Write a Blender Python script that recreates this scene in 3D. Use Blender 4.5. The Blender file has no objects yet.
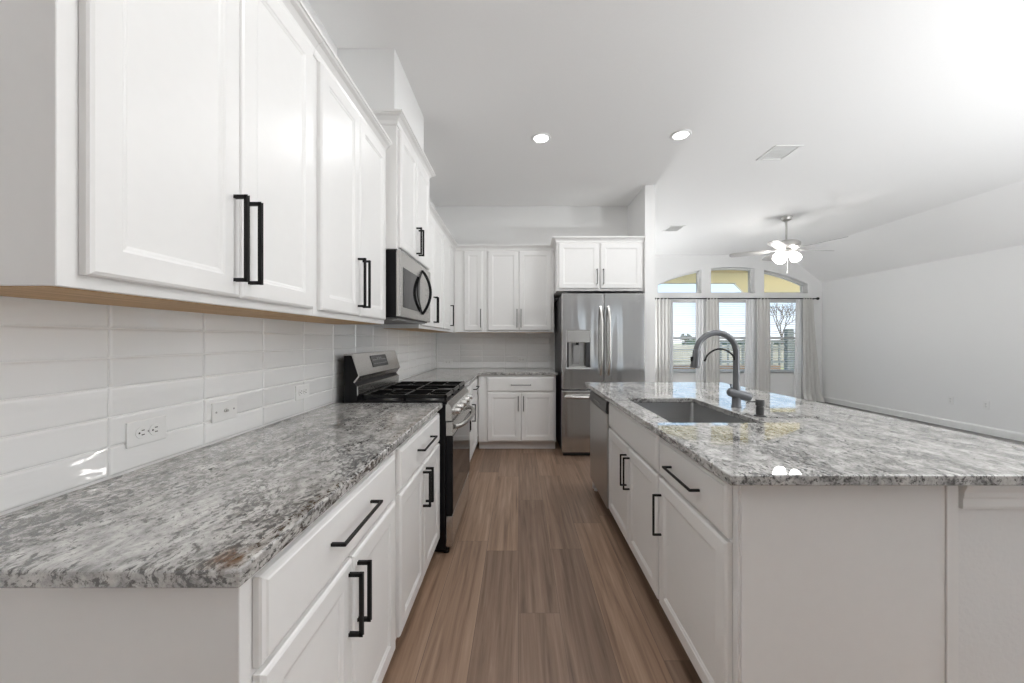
import bpy, bmesh, math, random
from mathutils import Vector
random.seed(7)
V = Vector
S = bpy.context.scene
COL = S.collection
Z = V((0, 0, 1)); X = V((1, 0, 0)); Y = V((0, 1, 0))
F, CX, CY, EYE = 366.0, 518.6, 340.0, 1.29

# ------------------------------------------------------------------ camera, world, lights, exposure
cd = bpy.data.cameras.new('camera'); cam = bpy.data.objects.new('camera', cd); COL.objects.link(cam)
cd.sensor_width = 36.0; cd.lens = F / 1024 * 36
cam.location = (0, 0, EYE); cam.rotation_euler = (math.pi / 2, 0, 0)
cd.shift_x = -(CX - 512) / 1024; cd.shift_y = -(341.5 - CY) / 1024
cd.clip_start = .02; cd.clip_end = 500
S.camera = cam

S.view_settings.view_transform = 'Standard'; S.view_settings.look = 'None'
S.view_settings.gamma = 1; S.view_settings.use_curve_mapping = False
S.view_settings.exposure = 0.34
S.cycles.max_bounces = 12; S.cycles.diffuse_bounces = 7; S.cycles.glossy_bounces = 6
S.cycles.transparent_max_bounces = 24; S.cycles.sample_clamp_indirect = 6
S.cycles.caustics_reflective = False; S.cycles.caustics_refractive = False

w = bpy.data.worlds.new('sky'); S.world = w; w.use_nodes = True
nt = w.node_tree; nt.nodes.clear()
o_ = nt.nodes.new('ShaderNodeOutputWorld'); b_ = nt.nodes.new('ShaderNodeBackground')
t_ = nt.nodes.new('ShaderNodeTexCoord'); s_ = nt.nodes.new('ShaderNodeSeparateXYZ'); r_ = nt.nodes.new('ShaderNodeValToRGB')
m_ = nt.nodes.new('ShaderNodeMath'); m_.operation = 'MULTIPLY_ADD'; m_.inputs[1].default_value = .5; m_.inputs[2].default_value = .5
nt.links.new(t_.outputs['Generated'], s_.inputs[0]); nt.links.new(s_.outputs['Z'], m_.inputs[0])
nt.links.new(m_.outputs[0], r_.inputs[0]); nt.links.new(r_.outputs[0], b_.inputs[0]); nt.links.new(b_.outputs[0], o_.inputs[0])
cr = r_.color_ramp
cr.elements[0].position = .0; cr.elements[0].color = (.75, .73, .68, 1)
cr.elements[1].position = .49; cr.elements[1].color = (.75, .73, .68, 1)
for p, c in ((.505, (.84, .90, .97)), (.545, (.62, .79, .96)), (.60, (.42, .68, .97)), (1.0, (.32, .52, .88))):
    e = cr.elements.new(p); e.color = (*c, 1)
b_.inputs[1].default_value = 1.3

def lamp(name, kind, loc, power, color=(1, 1, 1), size=.12, rot=(0, 0, 0)):
    d = bpy.data.lights.new(name, kind); d.energy = power; d.color = color
    if kind == 'AREA': d.shape = 'DISK'; d.size = size
    elif kind == 'POINT': d.shadow_soft_size = size
    o = bpy.data.objects.new(name, d); o.location = loc; o.rotation_euler = rot; COL.objects.link(o); return o
sun = lamp('sun', 'SUN', (0, 0, 20), 6.0, (1, .95, .87)); sun.data.angle = .01
sun.rotation_euler = (math.radians(28), math.radians(36), 0)
DOWN_W = 7
DOWNLIGHTS = [(.200, 3.24), (1.415, 3.19), (.200, 1.0), (1.415, 1.0)]  # last two are unseen, added to brighten the kitchen
FILL_LAMPS = [(3.5, .3, 78, .6), (5.6, .4, 100, .6), (1.80, 6.9, 28, .5)]
CEIL = 3.08

# ------------------------------------------------------------------ materials
def mat(name): 
    m = bpy.data.materials.new(name); m.use_nodes = True
    return m, m.node_tree, m.node_tree.nodes['Principled BSDF']
def N(nt, t, **kw):
    n = nt.nodes.new(t)
    for k, v in kw.items():
        if k in n.inputs: n.inputs[k].default_value = v
        else: setattr(n, k, v)
    return n
def ramp(nt, fac, stops):
    r = nt.nodes.new('ShaderNodeValToRGB'); e = r.color_ramp.elements
    while len(e) > 1: e.remove(e[-1])
    e[0].position = stops[0][0]; e[0].color = (*stops[0][1], 1)
    for p, c in stops[1:]:
        k = e.new(p); k.color = (*c, 1)
    nt.links.new(fac, r.inputs[0]); return r.outputs[0]
def mapped(nt, scale, rot=(0, 0, 0), loc=(0, 0, 0)):
    g = N(nt, 'ShaderNodeNewGeometry')
    mp = nt.nodes.new('ShaderNodeMapping'); mp.inputs['Scale'].default_value = scale; mp.inputs['Rotation'].default_value = rot
    mp.inputs['Location'].default_value = loc
    nt.links.new(g.outputs['Position'], mp.inputs[0]); return mp.outputs[0]
def mixc(nt, fac, a, b, mode='MIX'):
    m = nt.nodes.new('ShaderNodeMix'); m.data_type = 'RGBA'; m.blend_type = mode
    for sock, v in ((m.inputs[0], fac), (m.inputs[6], a), (m.inputs[7], b)):
        if hasattr(v, 'is_output'): nt.links.new(v, sock)
        elif isinstance(v, (int, float)): sock.default_value = v
        else: sock.default_value = (*v, 1)
    return m.outputs[2]
def bump(nt, bs, height, strength, dist=.01):
    b = N(nt, 'ShaderNodeBump'); b.inputs['Strength'].default_value = strength; b.inputs['Distance'].default_value = dist
    nt.links.new(height, b.inputs['Height']); nt.links.new(b.outputs[0], bs.inputs['Normal'])
def plain(name, c, rough=.5, metal=0, noise=None, spec=.5, coat=0):
    m, nt, b = mat(name)
    b.inputs['Base Color'].default_value = (*c, 1); b.inputs['Roughness'].default_value = rough
    b.inputs['Metallic'].default_value = metal; b.inputs['Specular IOR Level'].default_value = spec
    b.inputs['Coat Weight'].default_value = coat
    if noise:
        sc, st = noise
        n = N(nt, 'ShaderNodeTexNoise'); n.inputs['Scale'].default_value = sc; n.inputs['Detail'].default_value = 4
        nt.links.new(mapped(nt, (1, 1, 1)), n.inputs['Vector']); bump(nt, b, n.outputs[0], st, .002)
        nt.links.new(mixc(nt, n.outputs[0], tuple(x * .985 for x in c), tuple(min(1, x * 1.015) for x in c)), b.inputs['Base Color'])
    return m
def emit(name, c, s):
    m, nt, b = mat(name); b.inputs['Base Color'].default_value = (.9, .9, .9, 1)
    b.inputs['Emission Color'].default_value = (*c, 1); b.inputs['Emission Strength'].default_value = s
    return m

M = {}
M['wall'] = plain('wall_paint', (.85, .85, .845), .75, noise=(140, .12))
M['ceiling'] = plain('ceiling_paint', (.88, .875, .87), .85, noise=(90, .15))
M['texwall'] = plain('orange_peel_wall', (.80, .80, .795), .65, noise=(70, .5))
M['white'] = plain('cabinet_paint', (.83, .825, .815), .34, noise=(30, .02))
M['trim'] = plain('trim_paint', (.84, .84, .83), .35)
M['black'] = plain('matt_black_metal', (.009, .009, .009), .45, 0, spec=.25)
M['blackgloss'] = plain('black_enamel', (.008, .008, .009), .28, spec=.18)
M['iron'] = plain('cast_iron', (.010, .010, .010), .25, noise=(200, .2), spec=.3)
M['darkglass'] = plain('dark_glass', (.010, .010, .011), .05, spec=.45)
M['darkbody'] = plain('dark_cabinet_sheet', (.045, .045, .048), .45, noise=(300, .1))
M['faucet'] = plain('slate_metal', (.17, .175, .185), .33, .75)
M['chrome'] = plain('chrome', (.75, .75, .75), .12, 1)
M['nickel'] = plain('brushed_nickel', (.52, .51, .49), .35, .8)
M['dwpanel'] = plain('dark_steel_panel', (.10, .10, .10), .35, .7)
M['plastic'] = plain('white_plastic', (.82, .82, .81), .35)
M['slot'] = plain('dark_slot', (.03, .03, .03), .6)
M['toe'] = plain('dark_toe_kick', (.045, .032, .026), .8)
M['blade'] = plain('fan_blade', (.42, .41, .40), .5)
M['grey'] = plain('grey_plastic', (.30, .30, .30), .45)
M['lens'] = emit('downlight_lens', (1, .98, .95), 4)
M['globe'] = emit('frosted_glass', (1, .97, .94), 20.0)
M['fence'] = plain('fence_wood', (.40, .38, .32), .9, noise=(9, .3))
M['steelfence'] = plain('dark_fence_metal', (.13, .15, .14), .6)
M['bark'] = plain('bark', (.16, .13, .11), .9, noise=(40, .6))
M['leaf'] = plain('dark_leaves', (.06, .09, .05), .8)
M['soffit'] = plain('soffit_paint', (.90, .76, .42), .8, noise=(6, .1))
M['patio'] = plain('timber_edge', (.42, .30, .20), .8, noise=(12, .2))
M['carpet'] = plain('carpet', (.22, .215, .21), .95, noise=(400, .8))

def steel(name, c, rough, axis, wav=0):
    m, nt, b = mat(name); b.inputs['Metallic'].default_value = 1
    sc = {'z': (220, 220, 1.5), 'y': (220, 1.5, 220)}[axis]
    n = N(nt, 'ShaderNodeTexNoise'); n.inputs['Scale'].default_value = 1; n.inputs['Detail'].default_value = 3
    nt.links.new(mapped(nt, sc), n.inputs['Vector'])
    nt.links.new(mixc(nt, n.outputs[0], tuple(x * .93 for x in c), tuple(x * 1.05 for x in c)), b.inputs['Base Color'])
    b.inputs['Roughness'].default_value = rough
    if wav:
        k = N(nt, 'ShaderNodeTexNoise'); k.inputs['Scale'].default_value = 1; k.inputs['Detail'].default_value = 1
        nt.links.new(mapped(nt, (8, 1, .9)), k.inputs['Vector']); bump(nt, b, k.outputs[0], wav, .02)
    return m
M['steel'] = steel('brushed_steel', (.62, .61, .59), .27, 'y')
M['fridge'] = steel('fridge_steel', (.62, .62, .615), .17, 'z', .5)
M['dw'] = steel('dishwasher_steel', (.50, .50, .49), .30, 'z')
M['sink'] = steel('sink_steel', (.50, .50, .50), .34, 'y')

def granite():
    m, nt, b = mat('granite')
    co = mapped(nt, (1, .58, 1), (0, 0, .20))
    d = N(nt, 'ShaderNodeTexNoise'); d.inputs['Scale'].default_value = 9; d.inputs['Detail'].default_value = 3
    nt.links.new(co, d.inputs['Vector'])
    ad = N(nt, 'ShaderNodeMixRGB'); ad.blend_type = 'ADD'; ad.inputs[0].default_value = .06
    nt.links.new(co, ad.inputs[1]); nt.links.new(d.outputs['Color'], ad.inputs[2])
    def noise(scale, detail, rough):
        n = N(nt, 'ShaderNodeTexNoise'); n.inputs['Scale'].default_value = scale; n.inputs['Detail'].default_value = detail
        n.inputs['Roughness'].default_value = rough; nt.links.new(ad.outputs[0], n.inputs['Vector']); return n.outputs[0]
    base = ramp(nt, noise(30, 9, .76), [(.33, (.16, .157, .153)), (.43, (.33, .325, .315)), (.53, (.49, .48, .465)), (.66, (.69, .68, .66))])
    big = noise(7, 5, .65)
    fl = noise(95, 6, .75)
    thr = N(nt, 'ShaderNodeMath'); thr.operation = 'MULTIPLY_ADD'; thr.inputs[1].default_value = .50; nt.links.new(big, thr.inputs[0]); nt.links.new(fl, thr.inputs[2])
    mask = ramp(nt, thr.outputs[0], [(.655, (1, 1, 1)), (.745, (0, 0, 0))])
    c = mixc(nt, mask, base, (.07, .067, .065))
    # small rust coloured mineral patch near one corner of the slab
    g = N(nt, 'ShaderNodeNewGeometry'); di = N(nt, 'ShaderNodeVectorMath'); di.operation = 'DISTANCE'
    di.inputs[1].default_value = (-.495, .635, .914); nt.links.new(g.outputs['Position'], di.inputs[0])
    rm = ramp(nt, di.outputs['Value'], [(.012, (1, 1, 1)), (.045, (0, 0, 0))])
    fm = ramp(nt, noise(34, 5, .6), [(.44, (1, 1, 1)), (.56, (0, 0, 0))])
    mm = mixc(nt, 1.0, rm, fm, 'MULTIPLY')
    c = mixc(nt, mm, c, (.13, .065, .03))
    nt.links.new(c, b.inputs['Base Color']); b.inputs['Roughness'].default_value = .018
    b.inputs['IOR'].default_value = 2.05
    return m
M['granite'] = granite()

def planks():
    m, nt, b = mat('plank_floor')
    g = N(nt, 'ShaderNodeNewGeometry'); sp = N(nt, 'ShaderNodeSeparateXYZ'); cb = N(nt, 'ShaderNodeCombineXYZ')
    nt.links.new(g.outputs['Position'], sp.inputs[0]); rw = N(nt, 'ShaderNodeMath', operation='DIVIDE'); rw.inputs[1].default_value = .195; nt.links.new(sp.outputs['X'], rw.inputs[0])
    fl = N(nt, 'ShaderNodeMath', operation='FLOOR'); nt.links.new(rw.outputs[0], fl.inputs[0])
    wn = N(nt, 'ShaderNodeTexWhiteNoise', noise_dimensions='1D'); nt.links.new(fl.outputs[0], wn.inputs['W'])
    sh = N(nt, 'ShaderNodeMath', operation='MULTIPLY_ADD'); sh.inputs[1].default_value = 1.22; nt.links.new(wn.outputs['Value'], sh.inputs[0]); nt.links.new(sp.outputs['Y'], sh.inputs[2])
    nt.links.new(sh.outputs[0], cb.inputs['X']); nt.links.new(sp.outputs['X'], cb.inputs['Y'])
    br = N(nt, 'ShaderNodeTexBrick'); br.offset = 0; br.offset_frequency = 2; br.squash = 1
    for k, v in (('Scale', 1), ('Mortar Size', .0012), ('Mortar Smooth', .3), ('Bias', 0), ('Brick Width', 1.22), ('Row Height', .195)):
        br.inputs[k].default_value = v
    br.inputs['Color1'].default_value = (0, 0, 0, 1); br.inputs['Color2'].default_value = (1, 1, 1, 1); br.inputs['Mortar'].default_value = (.5, .5, .5, 1)
    nt.links.new(cb.outputs[0], br.inputs['Vector'])
    # grain, shifted plank by plank
    mp = nt.nodes.new('ShaderNodeMapping'); mp.inputs['Scale'].default_value = (.9, 22, 1); nt.links.new(cb.outputs[0], mp.inputs[0])
    ad = N(nt, 'ShaderNodeMixRGB'); ad.blend_type = 'ADD'; ad.inputs[0].default_value = 1
    sc = N(nt, 'ShaderNodeVectorMath'); sc.operation = 'SCALE'; sc.inputs['Scale'].default_value = 37; nt.links.new(br.outputs['Color'], sc.inputs[0])
    nt.links.new(mp.outputs[0], ad.inputs[1]); nt.links.new(sc.outputs[0], ad.inputs[2])
    n1 = N(nt, 'ShaderNodeTexNoise'); n1.inputs['Scale'].default_value = 1.6; n1.inputs['Detail'].default_value = 9; n1.inputs['Roughness'].default_value = .62; n1.inputs['Distortion'].default_value = .5
    nt.links.new(ad.outputs[0], n1.inputs['Vector'])
    grain = ramp(nt, n1.outputs[0], [(.28, (.155, .096, .064)), (.44, (.262, .170, .117)), (.58, (.330, .222, .157)), (.74, (.42, .298, .218))])
    tone = ramp(nt, br.outputs['Color'], [(0, (.70, .70, .71)), (.5, (.97, .97, .97)), (1, (1.18, 1.17, 1.14))])
    c = mixc(nt, 1.0, grain, tone, 'MULTIPLY')
    c = mixc(nt, br.outputs['Fac'], c, (.12, .08, .06))
    nt.links.new(c, b.inputs['Base Color']); b.inputs['Roughness'].default_value = .42
    bump(nt, b, n1.outputs[0], .06, .003)
    return m
M['planks'] = planks()

def tile():
    m, nt, b = mat('glazed_tile')
    b.inputs['Base Color'].default_value = (.90, .90, .895, 1); b.inputs['Roughness'].default_value = .035; b.inputs['IOR'].default_value = 2.1
    n = N(nt, 'ShaderNodeTexNoise'); n.inputs['Scale'].default_value = 1; n.inputs['Detail'].default_value = 2.5; n.inputs['Distortion'].default_value = .6
    nt.links.new(mapped(nt, (6, 6, 26)), n.inputs['Vector']); bump(nt, b, n.outputs[0], .10, .012)
    return m
M['tile'] = tile()
M['grout'] = plain('grout', (.80, .80, .79), .9)

def tan():
    m, nt, b = mat('raw_maple')
    n = N(nt, 'ShaderNodeTexNoise'); n.inputs['Scale'].default_value = 1; n.inputs['Detail'].default_value = 6
    nt.links.new(mapped(nt, (60, 3, 60)), n.inputs['Vector'])
    nt.links.new(ramp(nt, n.outputs[0], [(.3, (.42, .25, .11)), (.7, (.62, .41, .21))]), b.inputs['Base Color']); b.inputs['Roughness'].default_value = .6
    return m
M['tan'] = tan()

def glass():
    m, nt, b = mat('window_glass'); out = nt.nodes['Material Output']
    t = N(nt, 'ShaderNodeBsdfTransparent'); g = N(nt, 'ShaderNodeBsdfGlossy'); g.inputs['Roughness'].default_value = .02
    f = N(nt, 'ShaderNodeFresnel'); f.inputs['IOR'].default_value = 1.4; mx = N(nt, 'ShaderNodeMixShader')
    nt.links.new(f.outputs[0], mx.inputs[0]); nt.links.new(t.outputs[0], mx.inputs[1]); nt.links.new(g.outputs[0], mx.inputs[2]); nt.links.new(mx.outputs[0], out.inputs[0])
    return m
M['glass'] = glass()
def cloth(name, c, tr, see):
    m, nt, b = mat(name); out = nt.nodes['Material Output']
    d = N(nt, 'ShaderNodeBsdfDiffuse'); d.inputs[0].default_value = (*c, 1); t = N(nt, 'ShaderNodeBsdfTranslucent'); t.inputs[0].default_value = (*c, 1)
    mx = N(nt, 'ShaderNodeMixShader'); mx.inputs[0].default_value = tr; nt.links.new(d.outputs[0], mx.inputs[1]); nt.links.new(t.outputs[0], mx.inputs[2])
    tp = N(nt, 'ShaderNodeBsdfTransparent'); m2 = N(nt, 'ShaderNodeMixShader'); m2.inputs[0].default_value = see
    nt.links.new(mx.outputs[0], m2.inputs[1]); nt.links.new(tp.outputs[0], m2.inputs[2]); nt.links.new(m2.outputs[0], out.inputs[0])
    return m
M['curtain'] = cloth('curtain_linen', (.80, .79, .765), .15, 0)
M['sheer'] = cloth('sheer_voile', (.96, .96, .96), .25, .05)
def grass():
    m, nt, b = mat('lawn')
    n = N(nt, 'ShaderNodeTexNoise'); n.inputs['Scale'].default_value = 1.3; n.inputs['Detail'].default_value = 8
    nt.links.new(mapped(nt, (1, 1, 1)), n.inputs['Vector'])
    nt.links.new(ramp(nt, n.outputs[0], [(.3, (.20, .22, .10)), (.7, (.36, .36, .20))]), b.inputs['Base Color']); b.inputs['Roughness'].default_value = .95
    return m
M['grass'] = grass()
# ------------------------------------------------------------------ mesh helpers (all in world coordinates)
def bm_new(): return bmesh.new()
def box(bm, x0, x1, y0, y1, z0, z1, bev=0, seg=2):
    r = bmesh.ops.create_cube(bm, size=1)['verts']
    for v in r:
        v.co = V(((x0 + x1) / 2 + v.co.x * (x1 - x0), (y0 + y1) / 2 + v.co.y * (y1 - y0), (z0 + z1) / 2 + v.co.z * (z1 - z0)))
    if bev:
        es = list({e for v in r for e in v.link_edges})
        bmesh.ops.bevel(bm, geom=es, offset=bev, segments=seg, profile=.5, affect='EDGES')
    return bm
def obox(bm, c, ax, ay, az, bev=0, seg=2):
    c, ax, ay, az = V(c), V(ax), V(ay), V(az)
    r = bmesh.ops.create_cube(bm, size=2)['verts']
    for v in r: v.co = c + ax * v.co.x + ay * v.co.y + az * v.co.z
    if bev: bmesh.ops.bevel(bm, geom=list({e for v in r for e in v.link_edges}), offset=bev, segments=seg, profile=.5, affect='EDGES')
    return bm
def panel(bm, o, u, n, w_, h, prof):
    """front of a door, drawer or tile: nested rectangles given by (inset, height) pairs, closed at the back"""
    o, u, n = V(o), V(u), V(n); loops = []
    for ins, d in prof:
        loops.append([bm.verts.new(o + u * a + Z * b + n * d) for a, b in ((ins, ins), (w_ - ins, ins), (w_ - ins, h - ins), (ins, h - ins))])
    bm.faces.new(loops[0][::-1])
    for A, B in zip(loops, loops[1:]):
        for i in range(4): bm.faces.new((A[i], A[(i + 1) % 4], B[(i + 1) % 4], B[i]))
    bm.faces.new(loops[-1]); return bm
def prism(bm, poly, ex, bev=0):
    """extrude a polygon (list of points) by vector ex"""
    a = [bm.verts.new(V(p)) for p in poly]; b = [bm.verts.new(V(p) + V(ex)) for p in poly]
    n = len(a); fs = [bm.faces.new(a[::-1]), bm.faces.new(b)]
    for i in range(n): fs.append(bm.faces.new((a[i], a[(i + 1) % n], b[(i + 1) % n], b[i])))
    if bev: bmesh.ops.bevel(bm, geom=list({e for f in fs for e in f.edges}), offset=bev, segments=2, profile=.5, affect='EDGES')
    return bm
def cells(bm, us, vs, solid, w0, w1, P, bev=0):
    """a slab cut into a grid; solid(i,j) says which cells are there; P(u,v,w) gives the point"""
    vt = {}
    def v(i, j, k):
        if (i, j, k) not in vt: vt[(i, j, k)] = bm.verts.new(P(us[i], vs[j], (w0, w1)[k]))
        return vt[(i, j, k)]
    nu, nv = len(us) - 1, len(vs) - 1
    ok = lambda i, j: 0 <= i < nu and 0 <= j < nv and solid(i, j)
    for i in range(nu):
        for j in range(nv):
            if not solid(i, j): continue
            c = [(i, j), (i + 1, j), (i + 1, j + 1), (i, j + 1)]
            bm.faces.new([v(*p, 1) for p in c]); bm.faces.new([v(*p, 0) for p in c[::-1]])
            for (a, b), (di, dj) in zip(((c[0], c[1]), (c[1], c[2]), (c[2], c[3]), (c[3], c[0])), ((0, -1), (1, 0), (0, 1), (-1, 0))):
                if not ok(i + di, j + dj): bm.faces.new((v(*a, 0), v(*b, 0), v(*b, 1), v(*a, 1)))
    bmesh.ops.recalc_face_normals(bm, faces=bm.faces)
    if bev:
        es = [e for e in bm.edges if len(e.link_faces) == 2 and e.calc_face_angle(0) > 1]
        bmesh.ops.bevel(bm, geom=es, offset=bev, segments=3, profile=.5, affect='EDGES')
    return bm
def sweep(bm, path, prof, closed_ends=True):
    """sweep profile (out, z) along a plan path of (x,y); 'out' is to the right of the walking direction, mitred"""
    n = len(path); rings = []
    for i, p in enumerate(path):
        p = V((*p, 0)); ds = []
        if i > 0: ds.append((p - V((*path[i - 1], 0))).normalized())
        if i < n - 1: ds.append((V((*path[i + 1], 0)) - p).normalized())
        ns = [V((d.y, -d.x, 0)) for d in ds]
        m = ns[0] if len(ns) == 1 else (ns[0] + ns[1]) / (1 + ns[0].dot(ns[1]))
        rings.append([bm.verts.new(V((p.x + m.x * a, p.y + m.y * a, z))) for a, z in prof])
    k = len(prof)
    for A, B in zip(rings, rings[1:]):
        for i in range(k): bm.faces.new((A[i], A[(i + 1) % k], B[(i + 1) % k], B[i]))
    bm.faces.new(rings[0][::-1]); bm.faces.new(rings[-1]); return bm
def tube(bm, pts, rad, seg=12, caps=True):
    pts = [V(p) for p in pts]; n = len(pts); rs = rad if isinstance(rad, (list, tuple)) else [rad] * n
    rings = []; up = None
    for i in range(n):
        t = (pts[min(i + 1, n - 1)] - pts[max(i - 1, 0)]).normalized()
        if up is None: up = t.orthogonal().normalized()
        up = (up - t * up.dot(t)).normalized(); si = t.cross(up)
        rings.append([bm.verts.new(pts[i] + (up * math.cos(a) + si * math.sin(a)) * rs[i]) for a in [2 * math.pi * k / seg for k in range(seg)]])
    for A, B in zip(rings, rings[1:]):
        for k in range(seg): bm.faces.new((A[k], A[(k + 1) % seg], B[(k + 1) % seg], B[k]))
    if caps: bm.faces.new(rings[0][::-1]); bm.faces.new(rings[-1])
    return bm
def lathe(bm, c, prof, ax=Z, seg=24):
    c, ax = V(c), V(ax).normalized(); u = ax.orthogonal().normalized(); s = ax.cross(u)
    rings = [[bm.verts.new(c + ax * h + (u * math.cos(a) + s * math.sin(a)) * max(r, 1e-5)) for a in [2 * math.pi * k / seg for k in range(seg)]] for r, h in prof]
    for A, B in zip(rings, rings[1:]):
        for k in range(seg): bm.faces.new((A[k], A[(k + 1) % seg], B[(k + 1) % seg], B[k]))
    bm.faces.new(rings[0][::-1]); bm.faces.new(rings[-1]); return bm

ROOT = {}
def obj(name, bm, m, parent=None, smooth=False, kind=None, label=None):
    off = V((0, 0, 0)) if parent is None else V(parent['_o'])
    bmesh.ops.recalc_face_normals(bm, faces=bm.faces)
    if parent is not None:
        for v in bm.verts: v.co -= off
    me = bpy.data.meshes.new(name); bm.to_mesh(me); bm.free()
    for mm in (m if isinstance(m, (list, tuple)) else [m]): me.materials.append(mm)
    if smooth:
        me.polygons.foreach_set('use_smooth', [True] * len(me.polygons)); me.set_sharp_from_angle(angle=math.radians(38))
    o = bpy.data.objects.new(name, me); COL.objects.link(o)
    if parent is not None: o.parent = parent; o['_o'] = list(off)
    if kind: o['kind'] = kind
    if label: o['label'] = label
    return o
def thing(name, label, cat, loc, group=None, kind=None):
    o = bpy.data.objects.new(name, None); COL.objects.link(o); o.location = loc; o['_o'] = list(loc); o.empty_display_size = .05
    if label: o['label'] = label
    if cat: o['category'] = cat
    if group: o['group'] = group
    if kind: o['kind'] = kind
    return o
def solo(name, bm, m, label, cat, loc, group=None, smooth=False):
    """a thing that is one mesh"""
    l = V(loc)
    for v in bm.verts: v.co -= l
    o = obj(name, bm, m, None, smooth); o.location = l; o['label'] = label; o['category'] = cat; o['_o'] = list(l)
    if group: o['group'] = group
    return o
def struct(name, bm, m, parent=None, smooth=False, label=None):
    return obj(name, bm, m, parent, smooth, None if parent else 'structure', label)

# ------------------------------------------------------------------ main dimensions
XW, YB = -1.113, 4.897          # left wall, kitchen back wall
XB, XBF = -.456, -.487          # counter edge, base face frame
XU = -.807                      # upper face frame
R0, R1 = 2.197, 2.957           # range / microwave
YE = .638
XI, XIF = .590, .647            # island counter edge, island face frame
XN0, XN1, YN = 1.457, 1.575, 4.22   # partition beside the refrigerator
XR, YF, YREAR = 6.40, 7.72, -4.5
CT, SL = .914, .031

# ------------------------------------------------------------------ room shell
struct('floor', box(bm_new(), XW - .15, 1.95, YREAR - .15, YF + .2, -.1, 0), M['planks'])
struct('floor_living', box(bm_new(), 1.95, XR + .15, YREAR - .15, YF + .2, -.1, .002), M['carpet'])
cp = [(XW - .15, CEIL), (5.66, CEIL), (XR, 2.50), (XR + .15, 2.50), (XR + .15, CEIL + .15), (XW - .15, CEIL + .15)]
struct('ceiling', prism(bm_new(), [(x, YREAR - .15, z) for x, z in cp], (0, YF + .19 - YREAR + .15, 0)), M['ceiling'])
struct('wall_left', box(bm_new(), XW - .15, XW, YREAR - .15, YB + .12, 0, CEIL), M['wall'])
struct('wall_back', box(bm_new(), XW, XN0 + .03, YB, YB + .12, 0, CEIL), M['wall'])
struct('wall_partition', box(bm_new(), XN0, XN1, YN, YF, 0, CEIL, .004), M['wall'])
struct('wall_right', box(bm_new(), XR, XR + .15, YREAR - .15, YF + .2, 0, 2.52), M['wall'])
us = [XW - .15, 2.5, 3.3, XR + .15]; vs = [0, .1, 2.3, CEIL]
struct('wall_rear', cells(bm_new(), us, vs, lambda i, j: not (i == 1 and j == 1), YREAR - .15, YREAR, lambda u, v, w: V((u, w, v))), plain('accent_wall', (.55, .55, .55), .8))  # unseen rear wall, greyed to cut light bounced onto the end panels
struct('wall_chase', box(bm_new(), XW, -.760, 2.245, 2.938, 2.60, CEIL, .004), M['wall'])

# far wall with three windows and three arched transoms
OPEN = [(2.94, 3.86), (4.06, 4.98), (5.18, 6.10)]
WZ0, WZ1, TZ0, APEX, ARCX = .594, 2.135, 2.28, 2.83, 4.52
ARCR = (1.58 ** 2 + .36 ** 2) / .72
def arc(x): return APEX - ARCR + math.sqrt(ARCR ** 2 - (x - ARCX) ** 2)
bm = bm_new(); xs = [XN1 - .1]
def slabq(xa, xb, za, zb0, zb1):   # piece between z=za and a sloping top
    prism(bm, [(xa, YF, za), (xb, YF, za), (xb, YF, zb1), (xa, YF, zb0)], (0, .2, 0))
edges = [XN1 - .12] + [e for o in OPEN for e in o] + [XR + .15]
for k in range(0, len(edges), 2): slabq(edges[k], edges[k + 1], 0, CEIL, CEIL)
for a, b in OPEN:
    slabq(a, b, 0, WZ0, WZ0); slabq(a, b, WZ1, TZ0, TZ0)
    n = 12
    for i in range(n):
        xa, xb = a + (b - a) * i / n, a + (b - a) * (i + 1) / n
        prism(bm, [(xa, YF, arc(xa)), (xb, YF, arc(xb)), (xb, YF, CEIL), (xa, YF, CEIL)], (0, .2, 0))
bmesh.ops.remove_doubles(bm, verts=bm.verts, dist=1e-5)
struct('wall_far', bm, M['wall'])
for k, (a, b) in enumerate(OPEN):
    wn = thing('window_%d' % (k + 1), None, None, ((a + b) / 2, YF + .14, WZ0), kind='structure')
    bm = bm_new(); y0, y1 = YF + .12, YF + .18; f = .045
    for (x0, x1, z0, z1) in ((a, a + f, WZ0, WZ1), (b - f, b, WZ0, WZ1), (a, b, WZ0, WZ0 + f), (a, b, WZ1 - f, WZ1), (a + f, b - f, 1.31, 1.355)):
        box(bm, x0, x1, y0, y1, z0, z1, .004, 1)
    obj('window_frame', bm, M['trim'], wn)
    obj('window_pane', box(bm_new(), a + f, b - f, YF + .148, YF + .152, WZ0 + f, WZ1 - f), M['glass'], wn)
    obj('window_sill', box(bm_new(), a - .04, b + .04, YF - .03, YF + .12, WZ0 - .025, WZ0, .005), M['trim'], wn)
    wn = thing('window_%d' % (k + 4), None, None, ((a + b) / 2, YF + .14, TZ0), kind='structure')
    bm = bm_new(); n = 12; t = .03
    xs_ = [a + (b - a) * i / n for i in range(n + 1)]
    for i in range(n):
        xa, xb = xs_[i], xs_[i + 1]
        prism(bm, [(xa, y0, arc(xa) - t), (xb, y0, arc(xb) - t), (xb, y0, arc(xb)), (xa, y0, arc(xa))], (0, .06, 0))
    box(bm, a, b, y0, y1, TZ0, TZ0 + t); box(bm, a, a + t, y0, y1, TZ0, arc(a) - .0); box(bm, b - t, b, y0, y1, TZ0, arc(b))
    obj('window_frame', bm, M['trim'], wn)
    obj('window_pane', prism(bm_new(), [(a + t, YF + .148, TZ0 + t)] + [(b - t, YF + .148, TZ0 + t)] + [(x, YF + .148, arc(x) - t) for x in [b - t] + xs_[-2:0:-1] + [a + t]], (0, .004, 0)), M['glass'], wn)
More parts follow.
